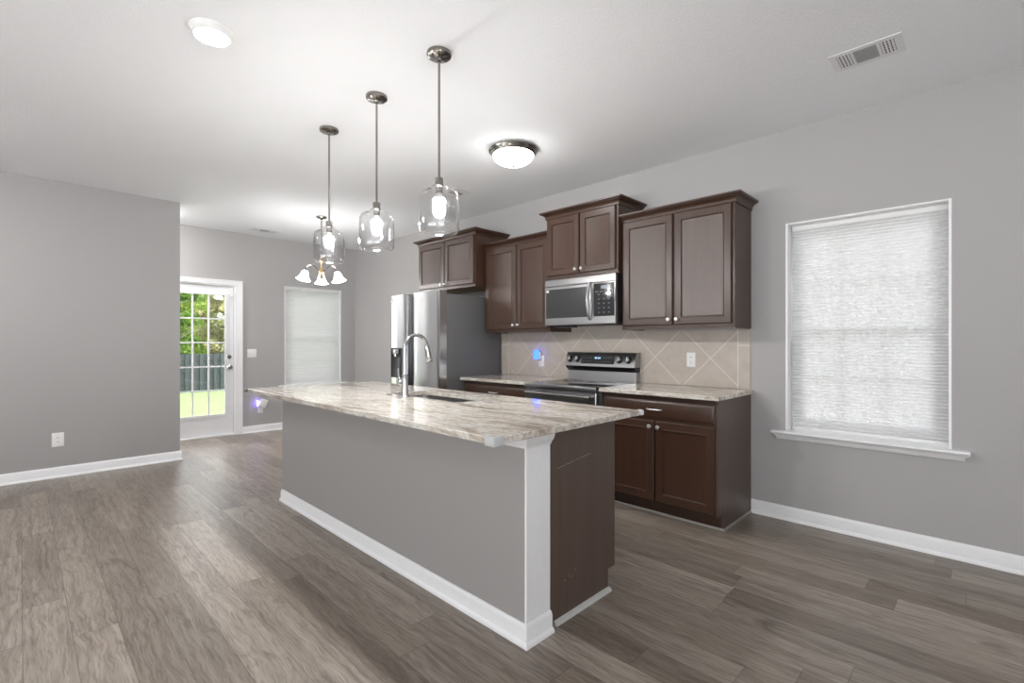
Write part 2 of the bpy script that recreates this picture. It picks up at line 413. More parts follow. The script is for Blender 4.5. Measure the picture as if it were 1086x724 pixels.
# ------------------------------------------------------------------ windows
def window(idx, axis, wallv, depth, b0, b1, z0, z1, sill=True):
    """double-hung window in a drywall recess; axis 0: on a wall x=wallv, opening towards +x; axis 1: y"""
    root = sroot('window_%d' % idx, (wallv, (b0 + b1) / 2, z0) if axis == 0 else ((b0 + b1) / 2, wallv, z0))
    def bx(bm, d0, d1, c0, c1, e0, e1, bev=0):
        return box(bm, wallv + d0, wallv + d1, c0, c1, e0, e1, bev) if axis == 0 else box(bm, c0, c1, wallv + d0, wallv + d1, e0, e1, bev)
    bm = BM()
    bx(bm, -.002, depth, b0, b0 + .014, z0, z1); bx(bm, -.002, depth, b1 - .014, b1, z0, z1); bx(bm, -.002, depth, b0 + .014, b1 - .014, z1 - .010, z1)
    link('jamb_liner', bm, 'white_trim', root)
    f0, f1 = depth - .045, depth - .002
    bm = BM(); w = .045
    for c in (b0 + .014, b1 - .014 - w): bx(bm, f0, f1, c, c + w, z0 + .01, z1 - .01)
    for e in (z0 + .01, z1 - .01 - w): bx(bm, f0, f1, b0 + .014 + w, b1 - .014 - w, e, e + w)
    link('window_frame', bm, 'white_trim', root)
    zm = (z0 + z1) / 2 - .03
    i0, i1 = b0 + .014 + w, b1 - .014 - w
    for nm, e0, e1, o in (('upper_sash', zm - .02, z1 - .01 - w, .012), ('lower_sash', z0 + .01 + w, zm + .02, -.006)):
        bm = BM(); s = .036
        q0, q1 = f0 + o, f0 + o + .026
        for c in (i0, i1 - s): bx(bm, q0, q1, c, c + s, e0, e1)
        for e in (e0, e1 - s): bx(bm, q0, q1, i0 + s, i1 - s, e, e + s)
        g0, g1 = i0 + s, i1 - s; h0, h1 = e0 + s, e1 - s
        for k in (1, 2): c = g0 + (g1 - g0) * k / 3; bx(bm, q0 + .006, q1 - .004, c - .010, c + .010, h0, h1)
        e = (h0 + h1) / 2
        for k in range(3):
            c0 = g0 + (g1 - g0) * k / 3 + (.010 if k else 0); c1 = g0 + (g1 - g0) * (k + 1) / 3 - (.010 if k < 2 else 0)
            bx(bm, q0 + .006, q1 - .004, c0, c1, e - .010, e + .010)
        sash = link(nm, bm, 'white_trim', root)
        bm = BM(); bx(bm, q0 + .012, q0 + .015, g0 + .002, g1 - .002, h0 + .002, h1 - .002); link('pane', bm, 'pane_glass', sash)
    if sill:
        # stool with rounded nose and a cove apron below
        pr = [(0, z0 - .065), (-.010, z0 - .065), (-.018, z0 - .060), (-.024, z0 - .045), (-.034, z0 - .026), (-.040, z0 - .020), (-.058, z0 - .020), (-.064, z0 - .014), (-.064, z0 - .006), (-.058, z0), (0, z0)]
        bm = BM()
        if axis == 0:
            # returned (angled) ends
            A = [bm.verts.new((wallv + o, b0 - .082 + (.0 if zz > z0 - .03 else .024), zz)) for o, zz in pr]
            B = [bm.verts.new((wallv + o, b1 + .082 - (.0 if zz > z0 - .03 else .024), zz)) for o, zz in pr]
        else:
            A = [bm.verts.new((b0 - .082, wallv + o, zz)) for o, zz in pr]; B = [bm.verts.new((b1 + .082, wallv + o, zz)) for o, zz in pr]
        n = len(pr)
        for i in range(n): bm.faces.new((A[i], A[(i + 1) % n], B[(i + 1) % n], B[i]))
        bm.faces.new(A); bm.faces.new(B)
        bx(bm, 0, depth, b0 + .0145, b1 - .0145, z0 - .02, z0)
        link('sill', bm, 'white_trim', root)
    return root
window(1, 0, 0, .165, KW[0], KW[1], KW[2], KW[3])
window(2, 1, YB, .145, BW[0], BW[1], BW[2], BW[3])
window(3, 1, YB, .145, HW[0], HW[1], HW[2], HW[3])

def shade(axis, wallv, off, b0, b1, z0, z1, label):
    """pleated cellular shade hung inside the recess"""
    root = thing('window_shade', (wallv + off, (b0 + b1) / 2, z0) if axis == 0 else ((b0 + b1) / 2, wallv + off, z0), label, 'window shade', None)
    def P(d, b, z): return (wallv + off + d, b, z) if axis == 0 else (b, wallv + off + d, z)
    bm = BM(); n = int((z1 - z0 - .06) / .0105); prev = None
    for i in range(n + 1):
        z = z0 + .022 + (z1 - .034 - z0 - .022) * i / n; d = -.0035 if i % 2 else .0035
        cur = [bm.verts.new(P(d, b0 + (b1 - b0) * k / 3, z)) for k in range(4)]
        if prev:
            for k in range(3): bm.faces.new((prev[k], prev[k + 1], cur[k + 1], cur[k]))
        prev = cur
    link('pleated_fabric', bm, 'shade_fabric', root, angle=10)
    for nm, e0, e1 in (('head_rail', z1 - .034, z1), ('bottom_rail', z0 + .004, z0 + .022)):
        bm = BM()
        if axis == 0: box(bm, wallv + off - .014, wallv + off + .014, b0, b1, e0, e1, .003)
        else: box(bm, b0, b1, wallv + off - .014, wallv + off + .014, e0, e1, .003)
        link(nm, bm, 'plastic_white', root)
shade(0, 0, .092, KW[0] + .017, KW[1] - .019, KW[2] + .002, KW[3] - .011, 'white pleated shade filling the large window on the right wall')
shade(1, YB, .034, BW[0] + .017, BW[1] - .017, BW[2] + .002, BW[3] - .011, 'white pleated shade in the window beside the glass back door')
shade(1, YB, .034, HW[0] + .017, HW[1] - .017, HW[2] + .002, HW[3] - .011, 'white pleated shade hidden behind the left partition, mirrored in the refrigerator')

# ------------------------------------------------------------------ back door
root = sroot('door_1', (-2.18, YB, 0))
bm = BM()
CAS = [(0, 0), (.012, 0), (.018, .012), (.018, .070), (.012, .083), (0, .083)]
def casing_piece(bm, pts):   # outline in x,z extruded in y with soft edges
    prism(bm, pts, 1, YB - .018, YB - .0005)
xo0, xo1, zi, zo = DR[0], DR[1], DR[3], 2.120
prism(bm, [(xo1, 0), (xo1 + .083, 0), (xo1 + .083, zo), (xo1, zi)], 1, YB - .016, YB)
prism(bm, [(xo0 - .083, 0), (xo0, 0), (xo0, zi), (xo0 - .083, zo)], 1, YB - .016, YB)
prism(bm, [(xo0, zi), (xo1, zi), (xo1 + .083, zo), (xo0 - .083, zo)], 1, YB - .016, YB)
prism(bm, [(xo1 + .065, 0), (xo1 + .083, 0), (xo1 + .083, zo - .0), (xo1 + .065, zo - .016)], 1, YB - .022, YB - .016)
prism(bm, [(xo0 - .083, zo), (xo0 - .065, zo - .016), (xo1 + .065, zo - .016), (xo1 + .083, zo)], 1, YB - .022, YB - .016)
link('door_casing', bm, 'white_trim', root)
bm = BM()
box(bm, xo1 - .02, xo1, YB, YB + .14, 0, zi); box(bm, xo0, xo0 + .02, YB, YB + .14, 0, zi); box(bm, xo0 + .02, xo1 - .02, YB, YB + .14, zi - .02, zi)
link('door_jamb', bm, 'white_trim', root)
bm = BM(); box(bm, xo0 + .0205, xo1 - .0205, YB - .02, YB + .14, 0, .024, .004); link('threshold', bm, 'white_trim', root)
dx0, dx1, dz0, dz1, dy0, dy1 = xo0 + .025, xo1 - .025, .03, zi - .025, YB + .022, YB + .066
gx0, gx1, gz0, gz1 = -2.452, -1.889, .300, 1.915
bm = BM()
box(bm, dx0, gx0 - .012, dy0, dy1, dz0, dz1); box(bm, gx1 + .012, dx1, dy0, dy1, dz0, dz1)
box(bm, gx0 - .012, gx1 + .012, dy0, dy1, dz0, gz0 - .012); box(bm, gx0 - .012, gx1 + .012, dy0, dy1, gz1 + .012, dz1)
slab = link('door_slab', bm, 'door_white', root)
bm = BM()
for a in (0, 1):
    pass
sweepf = [(-.034, dy0 - .010), (.012, dy0 - .010), (.012, dy0 + .001), (-.034, dy0 + .001)]
for (x0, x1, z0, z1) in ((gx0 - .030, gx0 + .004, gz0 - .030, gz1 + .030), (gx1 - .004, gx1 + .030, gz0 - .030, gz1 + .030), (gx0 + .004, gx1 - .004, gz0 - .030, gz0 + .004), (gx0 + .004, gx1 - .004, gz1 - .004, gz1 + .030)):
    box(bm, x0, x1, dy0 - .010, dy0 - .0005, z0, z1)
link('glazing_bead', bm, 'door_white', root)
bm = BM(); xs = [-2.262, -2.077]; zs = [gz0 + (gz1 - gz0) * k / 5 for k in (1, 2, 3, 4)]
for x in xs: box(bm, x - .0095, x + .0095, dy0 + .012, dy1 - .012, gz0, gz1)
for z in zs:
    for a, b in ((gx0, xs[0] - .0095), (xs[0] + .0095, xs[1] - .0095), (xs[1] + .0095, gx1)): box(bm, a, b, dy0 + .012, dy1 - .012, z - .0095, z + .0095)
link('muntin_grid', bm, 'door_white', root)
bm = BM(); box(bm, gx0, gx1, dy0 + .0205, dy0 + .0235, gz0, gz1); link('door_glass', bm, 'pane_glass', root)
RX = Matrix.Rotation(PI / 2, 4, 'X')
bm = BM(); lathe(bm, [(0, 0), (.029, 0), (.030, .004), (.026, .010), (.018, .013), (.017, .016), (0, .017)], (-1.836, dy0, 1.075), 24, RX); link('deadbolt', bm, 'nickel', root)
bm = BM(); lathe(bm, [(0, 0), (.031, 0), (.031, .005), (.014, .010), (.011, .028), (.022, .036), (.029, .048), (.029, .056), (.020, .066), (0, .069)], (-1.832, dy0, .935), 24, RX); link('door_knob', bm, 'chrome', root)
bm = BM(); box(bm, dx1 - .045, dx1 - .004, dy0 - .022, dy0 - .0005, 1.895, 1.935, .004); box(bm, dx1 - .012, dx1 + .004, dy0 - .03, dy0 - .022, 1.875, 1.955, .002); link('security_latch', bm, 'plastic_white', root)

# ------------------------------------------------------------------ backsplash
bm = BM(); box(bm, -.008, -.0005, 1.275, 3.955, .9145, 1.371, .002, 1); box(bm, -.008, -.0005, 2.184, 2.956, 1.3705, 1.424)
tag(link('tile_backsplash', bm, 'diagonal_tile', loc=(-.004, 2.6, .9145)), 'beige diagonal tile backsplash between the wall cabinets and worktops', 'backsplash')

# ------------------------------------------------------------------ cabinets
KNOB = [(0, 0), (.0075, 0), (.006, .004), (.0055, .012), (.010, .016), (.0145, .021), (.0150, .025), (.011, .030), (0, .032)]
RYm = Matrix.Rotation(-PI / 2, 4, 'Y'); RYp = Matrix.Rotation(PI / 2, 4, 'Y')
def knob(parent, x, y, z, d=-1):
    bm = BM(); lathe(bm, KNOB, (x, y, z), 16, RYm if d < 0 else RYp); return link('knob', bm, 'satin_silver', parent)
def bar_pull(parent, x, y, z, half=.055, d=-1):
    bm = BM()
    pts = [(x, y - half, z), (x + d * .018, y - half + .002, z)] + [(x + d * (.024 + .006 * math.sin(PI * k / 8)), y - half + .010 + (2 * half - .020) * k / 8, z) for k in range(9)] + [(x + d * .018, y + half - .002, z), (x, y + half, z)]
    tube(bm, pts, .0052, 10); return link('drawer_pull', bm, 'satin_silver', parent)
CROWN = [(0, 0), (.007, 0), (.010, .003), (.010, .011), (.007, .014), (.009, .022), (.016, .033), (.028, .041), (.037, .044), (.037, .048), (.048, .050), (.052, .053), (.052, .066), (0, .066)]
def wall_cabinet(y0, y1, z0, ztop, depth, returns, label, doors, knobz, under='cabinet_wood'):
    root = thing('wall_cabinet', (-depth / 2, (y0 + y1) / 2, z0), label, 'cabinet')
    zc = ztop - .066
    bm = BM(); box(bm, -depth, -.0005, y0 + .0005, y1 - .0005, z0 + .018, ztop - .012, .0015, 1)
    # side skirts and front rail below the bottom shelf
    box(bm, -depth, -depth + .019, y0 + .0005, y1 - .0005, z0, z0 + .0179)
    box(bm, -depth + .0191, -.001, y0 + .0005, y0 + .016, z0, z0 + .0179); box(bm, -depth + .0191, -.001, y1 - .016, y1 - .0005, z0, z0 + .0179)
    link('carcass', bm, 'cabinet_wood', root)
    if under != 'cabinet_wood':
        bm = BM(); box(bm, -depth + .02, -.002, y0 + .017, y1 - .017, z0 + .006, z0 + .0175); link('underside', bm, under, root)
    bm = BM()
    path = [(-depth, y0), (-depth, y1)]
    if returns[0]: path = [(-.001, y0)] + path
    if returns[1]: path = path + [(-.001, y1)]
    sweep(bm, path, [(o, zc + z) for o, z in CROWN], 1); link('crown_moulding', bm, 'cabinet_wood', root)
    for i, (a, b, e0, e1) in enumerate(doors):
        bm = BM(); panel(bm, a, b, e0, e1, -depth - .0005, -1, DOOR); d = link('door', bm, 'cabinet_wood', root)
        ky = b - .026 if i == 0 else a + .026
        knob(d, -depth - .0205, ky, knobz)
    return root
wall_cabinet(1.27, 2.18, 1.372, 2.322, .325, (True, False), 'brown wall cabinet at the right end, nearest the shaded window',
             [(1.290, 1.715, 1.406, 2.254), (1.729, 2.160, 1.406, 2.254)], 1.445)
wall_cabinet(2.182, 2.958, 1.848, 2.478, .380, (True, True), 'small brown wall cabinet directly above the microwave',
             [(2.203, 2.562, 1.882, 2.408), (2.577, 2.937, 1.882, 2.408)], 1.918)
wall_cabinet(2.960, 3.868, 1.372, 2.322, .325, (False, False), 'brown wall cabinet between the microwave and the refrigerator',
             [(2.980, 3.385, 1.406, 2.254), (3.400, 3.848, 1.406, 2.254)], 1.445)
wall_cabinet(3.870, 4.900, 1.866, 2.478, .470, (True, True), 'short deep brown wall cabinet above the refrigerator',
             [(3.890, 4.378, 1.898, 2.408), (4.392, 4.880, 1.898, 2.408)], 1.925, 'raw_wood')

def base_cabinet(y0, y1, label, finished):
    root = thing('base_cabinet', (-.31, (y0 + y1) / 2, 0), label, 'cabinet')
    dp = .61
    bm = BM()
    box(bm, -dp, -.0005, y0 + .018, y1, .112, .883); box(bm, -.522, -.0005, y0 + .018, y1, 0, .1119)
    link('carcass', bm, 'cabinet_wood', root)
    bm = BM(); prism(bm, [(-.0005, 0), (-.528, 0), (-.528, .110), (-dp, .110), (-dp, .883), (-.0005, .883)], 1, y0, y0 + .0178); link('side_panel', bm, 'panel_wood_lit', root)
    ym = (y0 + y1) / 2
    bm = BM(); panel(bm, y0 + .022, y1 - .020, .722, .846, -dp - .0005, -1, SLAB); dr = link('drawer', bm, 'cabinet_wood', root)
    bar_pull(dr, -dp - .0205, ym, .785)
    for a, b, k in ((y0 + .022, ym - .006, 1), (ym + .008, y1 - .020, 0)):
        bm = BM(); panel(bm, a, b, .122, .698, -dp - .0005, -1, DOOR); d = link('door', bm, 'cabinet_wood', root)
        knob(d, -dp - .0205, b - .026 if k else a + .026, .660)
    bm = BM()
    path = [(-.530, y1), (-.530, y0 - .001)] + ([(-.003, y0 - .001)] if finished else [])
    sweep(bm, path, [(0, 0), (.012, 0), (.012, .006), (.006, .013), (0, .014)], -1); link('shoe_moulding', bm, 'kick_gray', root)
    return root
base_cabinet(1.272, 2.176, 'dark brown base cabinet under the right worktop with two doors and a drawer', True)
base_cabinet(2.966, 3.872, 'dark brown base cabinet under the worktop next to the refrigerator', False)

def slab_top(name, x0, x1, y0, y1, label, hole=None, z0=.8845, z1=.914):
    bm = BM()
    def rr(x0, x1, y0, y1, r, n=5):
        out = []
        for cx, cy, a in ((x1 - r, y1 - r, 0), (x0 + r, y1 - r, PI / 2), (x0 + r, y0 + r, PI), (x1 - r, y0 + r, 1.5 * PI)):
            for k in range(n + 1): t = a + PI / 2 * k / n; out.append((cx + r * math.cos(t), cy + r * math.sin(t)))
        return out
    out = rr(x0, x1, y0, y1, .006, 3); inn = rr(x0 + .003, x1 - .003, y0 + .003, y1 - .003, .006, 3)
    def loop(pts, z): return [bm.verts.new((p[0], p[1], z)) for p in pts]
    def bridge(a, b):
        n = len(a)
        for i in range(n): bm.faces.new((a[i], a[(i + 1) % n], b[(i + 1) % n], b[i]))
    b1, s0, s1, t1 = loop(inn, z0), loop(out, z0 + .003), loop(out, z1 - .003), loop(inn, z1)
    bridge(b1, s0); bridge(s0, s1); bridge(s1, t1)
    def cap(lp, hl):
        es = []
        for L in [lp] + ([hl] if hl else []):
            for i in range(len(L)):
                e = bm.edges.get((L[i], L[(i + 1) % len(L)])) or bm.edges.new((L[i], L[(i + 1) % len(L)])); es.append(e)
        if hl: bmesh.ops.triangle_fill(bm, use_beauty=True, use_dissolve=False, edges=es)
        else: bm.faces.new(lp)
    if hole:
        h = rr(*hole, .05); ht, hb = loop(h, z1), loop(h, z0); bridge(ht, hb); cap(t1, ht); cap(b1, hb)
    else: cap(t1, None); cap(b1, None)
    return tag(link(name, bm, 'granite', loc=((x0 + x1) / 2, (y0 + y1) / 2, z0)), label, 'countertop')
slab_top('countertop', -.668, -.0005, 1.248, 2.182, 'speckled granite worktop to the right of the range')
slab_top('countertop', -.668, -.0005, 2.956, 3.888, 'speckled granite worktop between the range and the refrigerator')

# ------------------------------------------------------------------ microwave
my0, my1, mz0, mz1 = 2.188, 2.952, 1.426, 1.843
root = thing('microwave', (-.2, 2.57, mz0), 'stainless steel microwave mounted above the range', 'microwave')
bm = BM(); box(bm, -.385, -.012, my0, my1, mz0 + .004, mz1, .003); link('casing', bm, 'black_plastic', root)
bm = BM(); panel(bm, my0, my1, mz1 - .062, mz1 - .001, -.386, -1, [(0, 0), (0, .022), (.003, .026)]); link('top_grille', bm, 'stainless', root)
bm = BM()   # door frame with window recess
panel(bm, my0, my1, mz0, mz1 - .064, -.386, -1, [(0, 0), (0, .024), (.003, .028)])
door = link('door', bm, 'stainless', root)
bm = BM(); panel(bm, 2.462, 2.936, 1.490, 1.752, -.4145, -1, [(0, 0), (0, .0015), (.004, .002)]); link('window', bm, 'window_dark', door)
bm = BM(); box(bm, -.4185, -.4166, 2.900, 2.930, 1.728, 1.746); link('sticker', bm, 'plastic_white', door)
bm = BM(); pts = [(-.414, 2.438, 1.470)] + [(-.428 - .034 * math.sin(PI * k / 10), 2.438, 1.474 + .300 * k / 10) for k in range(11)] + [(-.414, 2.438, 1.778)]
tube(bm, pts, .0135, 12); link('handle', bm, 'stainless', door)
bm = BM(); panel(bm, 2.198, 2.404, 1.490, 1.770, -.4145, -1, [(0, 0), (0, .0015), (.003, .002)]); cp = link('control_panel', bm, 'screen_black', root)
bm = BM(); box(bm, -.4180, -.4166, 2.270, 2.330, 1.722, 1.748); link('display', bm, 'lcd_glow', cp)
for r in range(5):
    for c in range(3): bm = BM(); box(bm, -.4178, -.4166, 2.241 + c * .050, 2.259 + c * .050, 1.517 + r * .038, 1.527 + r * .038); link('button', bm, 'button_grey', cp)
for c in range(4): bm = BM(); box(bm, -.4178, -.4166, 2.216 + c * .046, 2.250 + c * .046, 1.692, 1.704); link('button', bm, 'button_grey', cp)
bm = BM(); box(bm, -.36, -.06, my0 + .03, my1 - .03, mz0 - .004, mz0 + .0039, .001, 1); box(bm, -.375, -.30, 2.66, 2.86, mz0 - .022, mz0 - .0041, .003); link('vent_bottom', bm, 'black_plastic', root)

# ------------------------------------------------------------------ range
ry0, ry1 = 2.192, 2.948
root = thing('kitchen_range', (-.36, 2.57, 0), 'stainless electric range with a raised control panel', 'range')
bm = BM(); box(bm, -.640, -.020, ry0, ry1, .020, .894, .003); box(bm, -.56, -.05, ry0 + .03, ry1 - .03, 0, .0199); link('body', bm, 'fridge_side', root)
bm = BM(); box(bm, -.692, -.088, ry0 - .002, ry1 + .002, .8945, .912, .005); ct = link('cooktop', bm, 'black_gloss', root)
bm = BM(); box(bm, -.699, -.6925, ry0 - .003, ry1 + .003, .880, .914, .002); link('cooktop_trim', bm, 'stainless', ct)
for y, x, r in ((2.38, -.52, .105), (2.76, -.52, .085), (2.38, -.24, .075), (2.76, -.24, .095), (2.57, -.22, .05)):
    bm = BM(); lathe(bm, [(r - .002, .0), (r, .0002), (r, .0004), (r - .003, .0004), (r - .002, 0)], (x, y, .9121), 40); link('burner_ring', bm, 'button_grey', ct)
bm = BM(); panel(bm, ry0, ry1, .245, .872, -.6405, -1, [(0, 0), (0, .045), (.005, .050)]); od = link('oven_door', bm, 'stainless', root)
bm = BM(); panel(bm, ry0 + .09, ry1 - .09, .36, .74, -.6905, -1, [(0, 0), (0, .002), (.004, .0025)]); link('window', bm, 'black_gloss', od)
bm = BM(); tube(bm, [(-.745, ry0 + .02, .836), (-.745, ry1 - .05, .836)], .0125, 14)
for y in (ry0 + .045, ry1 - .075): tube(bm, [(-.690, y, .836), (-.745, y, .836)], .010, 10)
link('handle', bm, 'chrome', od)
bm = BM(); panel(bm, ry0, ry1, .035, .235, -.6405, -1, [(0, 0), (0, .045), (.005, .050)]); link('storage_drawer', bm, 'stainless', root)
# backguard: lower riser, black throat, tilted control head
bm = BM(); prism(bm, [(-.012, .912), (-.075, .912), (-.066, 1.002), (-.012, 1.002)], 1, ry0 + .004, ry1 - .004); bgd = link('riser', bm, 'stainless', root)
bm = BM(); prism(bm, [(-.012, 1.0021), (-.064, 1.0021), (-.098, 1.028), (-.112, 1.048), (-.012, 1.048)], 1, ry0 + .001, ry1 - .001); link('throat', bm, 'black_gloss', root)
bm = BM(); prism(bm, [(-.012, 1.0481), (-.116, 1.0481), (-.112, 1.060), (-.075, 1.168), (-.060, 1.178), (-.012, 1.178)], 1, ry0 - .002, ry1 + .002); head = link('control_head', bm, 'stainless', root)
# sloped face helper: a point on the tilted face
tA, tB = Vector((-.112, 1.060)), Vector((-.075, 1.168)); tdir = (tB - tA).normalized(); tn = Vector((-tdir.y, tdir.x))
if tn.x > 0: tn = -tn
def face_box(bm, y0, y1, s0, s1, h0, h1):
    q = [tA + tdir * s0 + tn * h0, tA + tdir * s1 + tn * h0, tA + tdir * s1 + tn * h1, tA + tdir * s0 + tn * h1]
    prism(bm, [(p.x, p.y) for p in q], 1, y0, y1)
bm = BM(); face_box(bm, 2.402, 2.766, .012, .098, .0002, .0025); dp_ = link('display_panel', bm, 'screen_black', head)
for k, y in enumerate((2.556, 2.572, 2.592, 2.606)): bm = BM(); face_box(bm, y, y + .010, .060, .076, .0026, .0031); link('clock_digit', bm, 'clock_glow', dp_)
for y in (2.43, 2.455, 2.48, 2.51, 2.65, 2.675, 2.70, 2.73):
    for s in (.03, .066): bm = BM(); face_box(bm, y, y + .012, s, s + .006, .0026, .0029); link('touch_mark', bm, 'button_grey', dp_)
kax = Matrix.Rotation(math.atan2(tn.x, tn.y), 4, 'Y')
for y in (2.254, 2.346, 2.812, 2.898):
    c = tA + tdir * .052 + tn * .0005
    bm = BM(); lathe(bm, [(0, 0), (.031, 0), (.031, .003), (.025, .006), (.022, .024), (.018, .028), (0, .028)], (c.x, y, c.y), 24, kax); kb = link('control_knob', bm, 'black_plastic', head)
    bm = BM(); lathe(bm, [(0, .0282), (.0175, .0282), (.0165, .031), (0, .0312)], (c.x, y, c.y), 24, kax); link('knob_cap', bm, 'knob_silver', kb)
    bm = BM(); q = [c + tdir * a + tn * h for a, h in ((-.022, .0314), (.022, .0314), (.020, .040), (-.020, .040))]; prism(bm, [(p.x, p.y) for p in q], 1, y - .005, y + .005); link('knob_grip', bm, 'knob_silver', kb)

# ------------------------------------------------------------------ refrigerator
fy0, fy1 = 3.932, 4.846
root = thing('refrigerator', (-.45, 4.39, 0), 'stainless side-by-side refrigerator with dark grey sides and a water dispenser', 'refrigerator')
bm = BM(); box(bm, -.802, -.050, fy0, fy1, .02, 1.768, .006); box(bm, -.76, -.1, fy0 + .04, fy1 - .04, 0, .0199); link('cabinet', bm, 'fridge_side', root)
def fdoor(y0, y1):
    # gently bowed front in plan
    n = 14; out = [(-.806, y0), ]
    pts = [(-.806, y0), (-.806, y1)]
    for k in range(n + 1):
        t = k / n; y = y1 + (y0 - y1) * t; e = min(t, 1 - t) * (y1 - y0); edge = .014 * max(0, 1 - e / .014) ** 2
        pts.append((-.904 - .010 * math.sin(PI * t) + edge, y))
    bm = BM(); prism(bm, pts, 2, .055, 1.796); return bm
rd = link('fridge_door', fdoor(fy0, 4.400), 'stainless_fridge', root, angle=30)
ld = link('freezer_door', fdoor(4.512, fy1), 'stainless_fridge', root, angle=30)
bm = BM(); box(bm, -.862, -.806, 4.4005, 4.5115, .06, 1.790, .002, 1); link('handle_channel', bm, 'black_plastic', root)
bm = BM(); panel(bm, 4.590, 4.806, .880, 1.210, -.906, -1, [(0, 0), (0, .011), (.012, .011), (.016, .009)]); dsp = link('water_dispenser', bm, 'black_plastic', ld)
bm = BM(); box(bm, -.935, -.916, 4.630, 4.745, 1.140, 1.196, .006); tube(bm, [(-.928, 4.69, 1.145), (-.928, 4.69, 1.115)], .016, 14); link('spout', bm, 'chrome', dsp)
bm = BM(); box(bm, -.922, -.9155, 4.615, 4.66, .92, 1.10, .002); link('paddle', bm, 'button_grey', dsp)
bm = BM(); box(bm, -.9115, -.9095, 4.76, 4.815, 1.715, 1.755); link('sticker', bm, 'plastic_white', ld)
for y in (fy0 + .02, fy1 - .10): bm = BM(); box(bm, -.870, -.790, y, y + .08, 1.7685, 1.792, .004); link('hinge_cover', bm, 'black_plastic', root)

# ------------------------------------------------------------------ island
ix0, ix1, iy0, iy1 = -2.3655, -2.212, 1.3785, 4.062
root = thing('kitchen_island', (-2.29, 2.72, 0), 'grey painted island half-wall with a white end post and skirting', 'kitchen island')
bm = BM(); box(bm, ix0, ix1, iy0 + .012, iy1, 0, .8835); link('half_wall', bm, 'island_paint', root)
bm = BM(); box(bm, ix0 + .0015, ix1, iy0, iy0 + .0118, 0, .8835); link('end_post', bm, 'white_trim', root)
bm = BM(); sweep(bm, [(ix0, iy1), (ix0, iy0), (ix1, iy0)], BASE[:5] + [(.014, .024)] + [(.014, .070), (.010, .082), (.005, .088), (0, .088)], -1); link('skirting', bm, 'white_trim', root)
CAP = [(0, .822), (.006, .822), (.010, .834), (.018, .842), (.024, .852), (.028, .866), (.030, .870), (.030, .8835), (0, .8835)]
bm = BM(); sweep(bm, [(ix0, iy1), (ix0, iy0), (ix1, iy0)], CAP, -1); link('cap_moulding', bm, 'white_trim', root)

root = thing('island_cabinet', (-1.95, 2.72, 0), 'dark brown cabinet run on the kitchen side of the island under the sink', 'cabinet')
cx0, cx1 = -2.2115, -1.680
bm = BM(); box(bm, cx0, cx1, 1.4085, iy1, .11, .880); box(bm, cx0, -1.745, 1.4085, iy1, 0, .1099)
# leave the sink well open
bm.free(); bm = BM()
box(bm, cx0, cx1, 1.4085, 2.14, .11, .8835); box(bm, cx0, cx1, 3.16, iy1, .11, .8835)
box(bm, cx0, cx1, 2.1401, 3.1599, .11, .66); box(bm, cx1 - .02, cx1, 2.1401, 3.1599, .6601, .8835); box(bm, cx0, cx0 + .02, 2.1401, 3.1599, .6601, .8835)
box(bm, cx0, -1.745, 1.4085, iy1, 0, .1099)
link('carcass', bm, 'cabinet_wood', root)
bm = BM(); prism(bm, [(cx0, 0), (-1.742, 0), (-1.742, .110), (cx1, .110), (cx1, .8835), (cx0, .8835)], 1, 1.388, 1.408); ep = link('end_panel', bm, 'panel_wood_lit', root)
bm = BM()
for a, b in (((-2.150, .698), (-2.095, .704)), ((-2.085, .705), (-2.02, .713)), ((-2.005, .7145), (-1.985, .7165)), ((-1.97, .7175), (-1.895, .7265)), ((-2.098, .170), (-2.090, .178)), ((-2.075, .185), (-2.068, .193)), ((-2.05, .172), (-2.045, .181)), ((-2.02, .196), (-2.014, .204))):
    bm = BM(); tube(bm, [(a[0], 1.3878, a[1]), (b[0], 1.3878, b[1])], .0008, 5); link('scratch', bm, 'scratch_tan', ep)
bm = BM(); sweep(bm, [(-2.175, 1.3878), (-1.735, 1.3878)], [(0, 0), (.018, 0), (.018, .006), (.012, .016), (0, .020)], -1); link('shoe_moulding', bm, 'shoe_metal', root)
n = 5; wd = (iy1 - 1.412) / n
for k in range(n):
    a, b = 1.412 + k * wd + .006, 1.412 + (k + 1) * wd - .006
    bm = BM(); panel(bm, a, b, .122, .698, cx1 + .0005, 1, DOOR); d = link('door', bm, 'cabinet_wood', root); knob(d, cx1 + .0205, b - .026 if k % 2 == 0 else a + .026, .66, 1)
    bm = BM(); panel(bm, a, b, .722, .846, cx1 + .0005, 1, SLAB); link('drawer', bm, 'cabinet_wood', root)

slab_top('countertop', -2.624, -1.579, 1.300, 4.071, 'long polished granite island worktop with flowing grey and tan veins', (-2.045, -1.750, 2.215, 2.960))

# sink: two bowls under one opening
def bowl(bm, x0, x1, y0, y1, zt, zb, r=.045):
    def rr(i, r, z):
        out = []
        for cx, cy, a in ((x1 - i - r, y1 - i - r, 0), (x0 + i + r, y1 - i - r, PI / 2), (x0 + i + r, y0 + i + r, PI), (x1 - i - r, y0 + i + r, 1.5 * PI)):
            for k in range(6): t = a + PI / 2 * k / 5; out.append(bm.verts.new((cx + r * math.cos(t), cy + r * math.sin(t), z)))
        return out
    L = [rr(-.012, r + .01, zt), rr(0, r, zt - .004), rr(.006, r, zb + .03), rr(.016, r, zb + .008), rr(.035, r * .7, zb), rr(.14, .02, zb - .004)]
    for a, b in zip(L, L[1:]):
        m = len(a)
        for i in range(m): bm.faces.new((a[i], a[(i + 1) % m], b[(i + 1) % m], b[i]))
    bm.faces.new(L[-1])
root = thing('kitchen_sink', (-1.8975, 2.6, .68), 'stainless double-bowl sink set into the island worktop', 'sink')
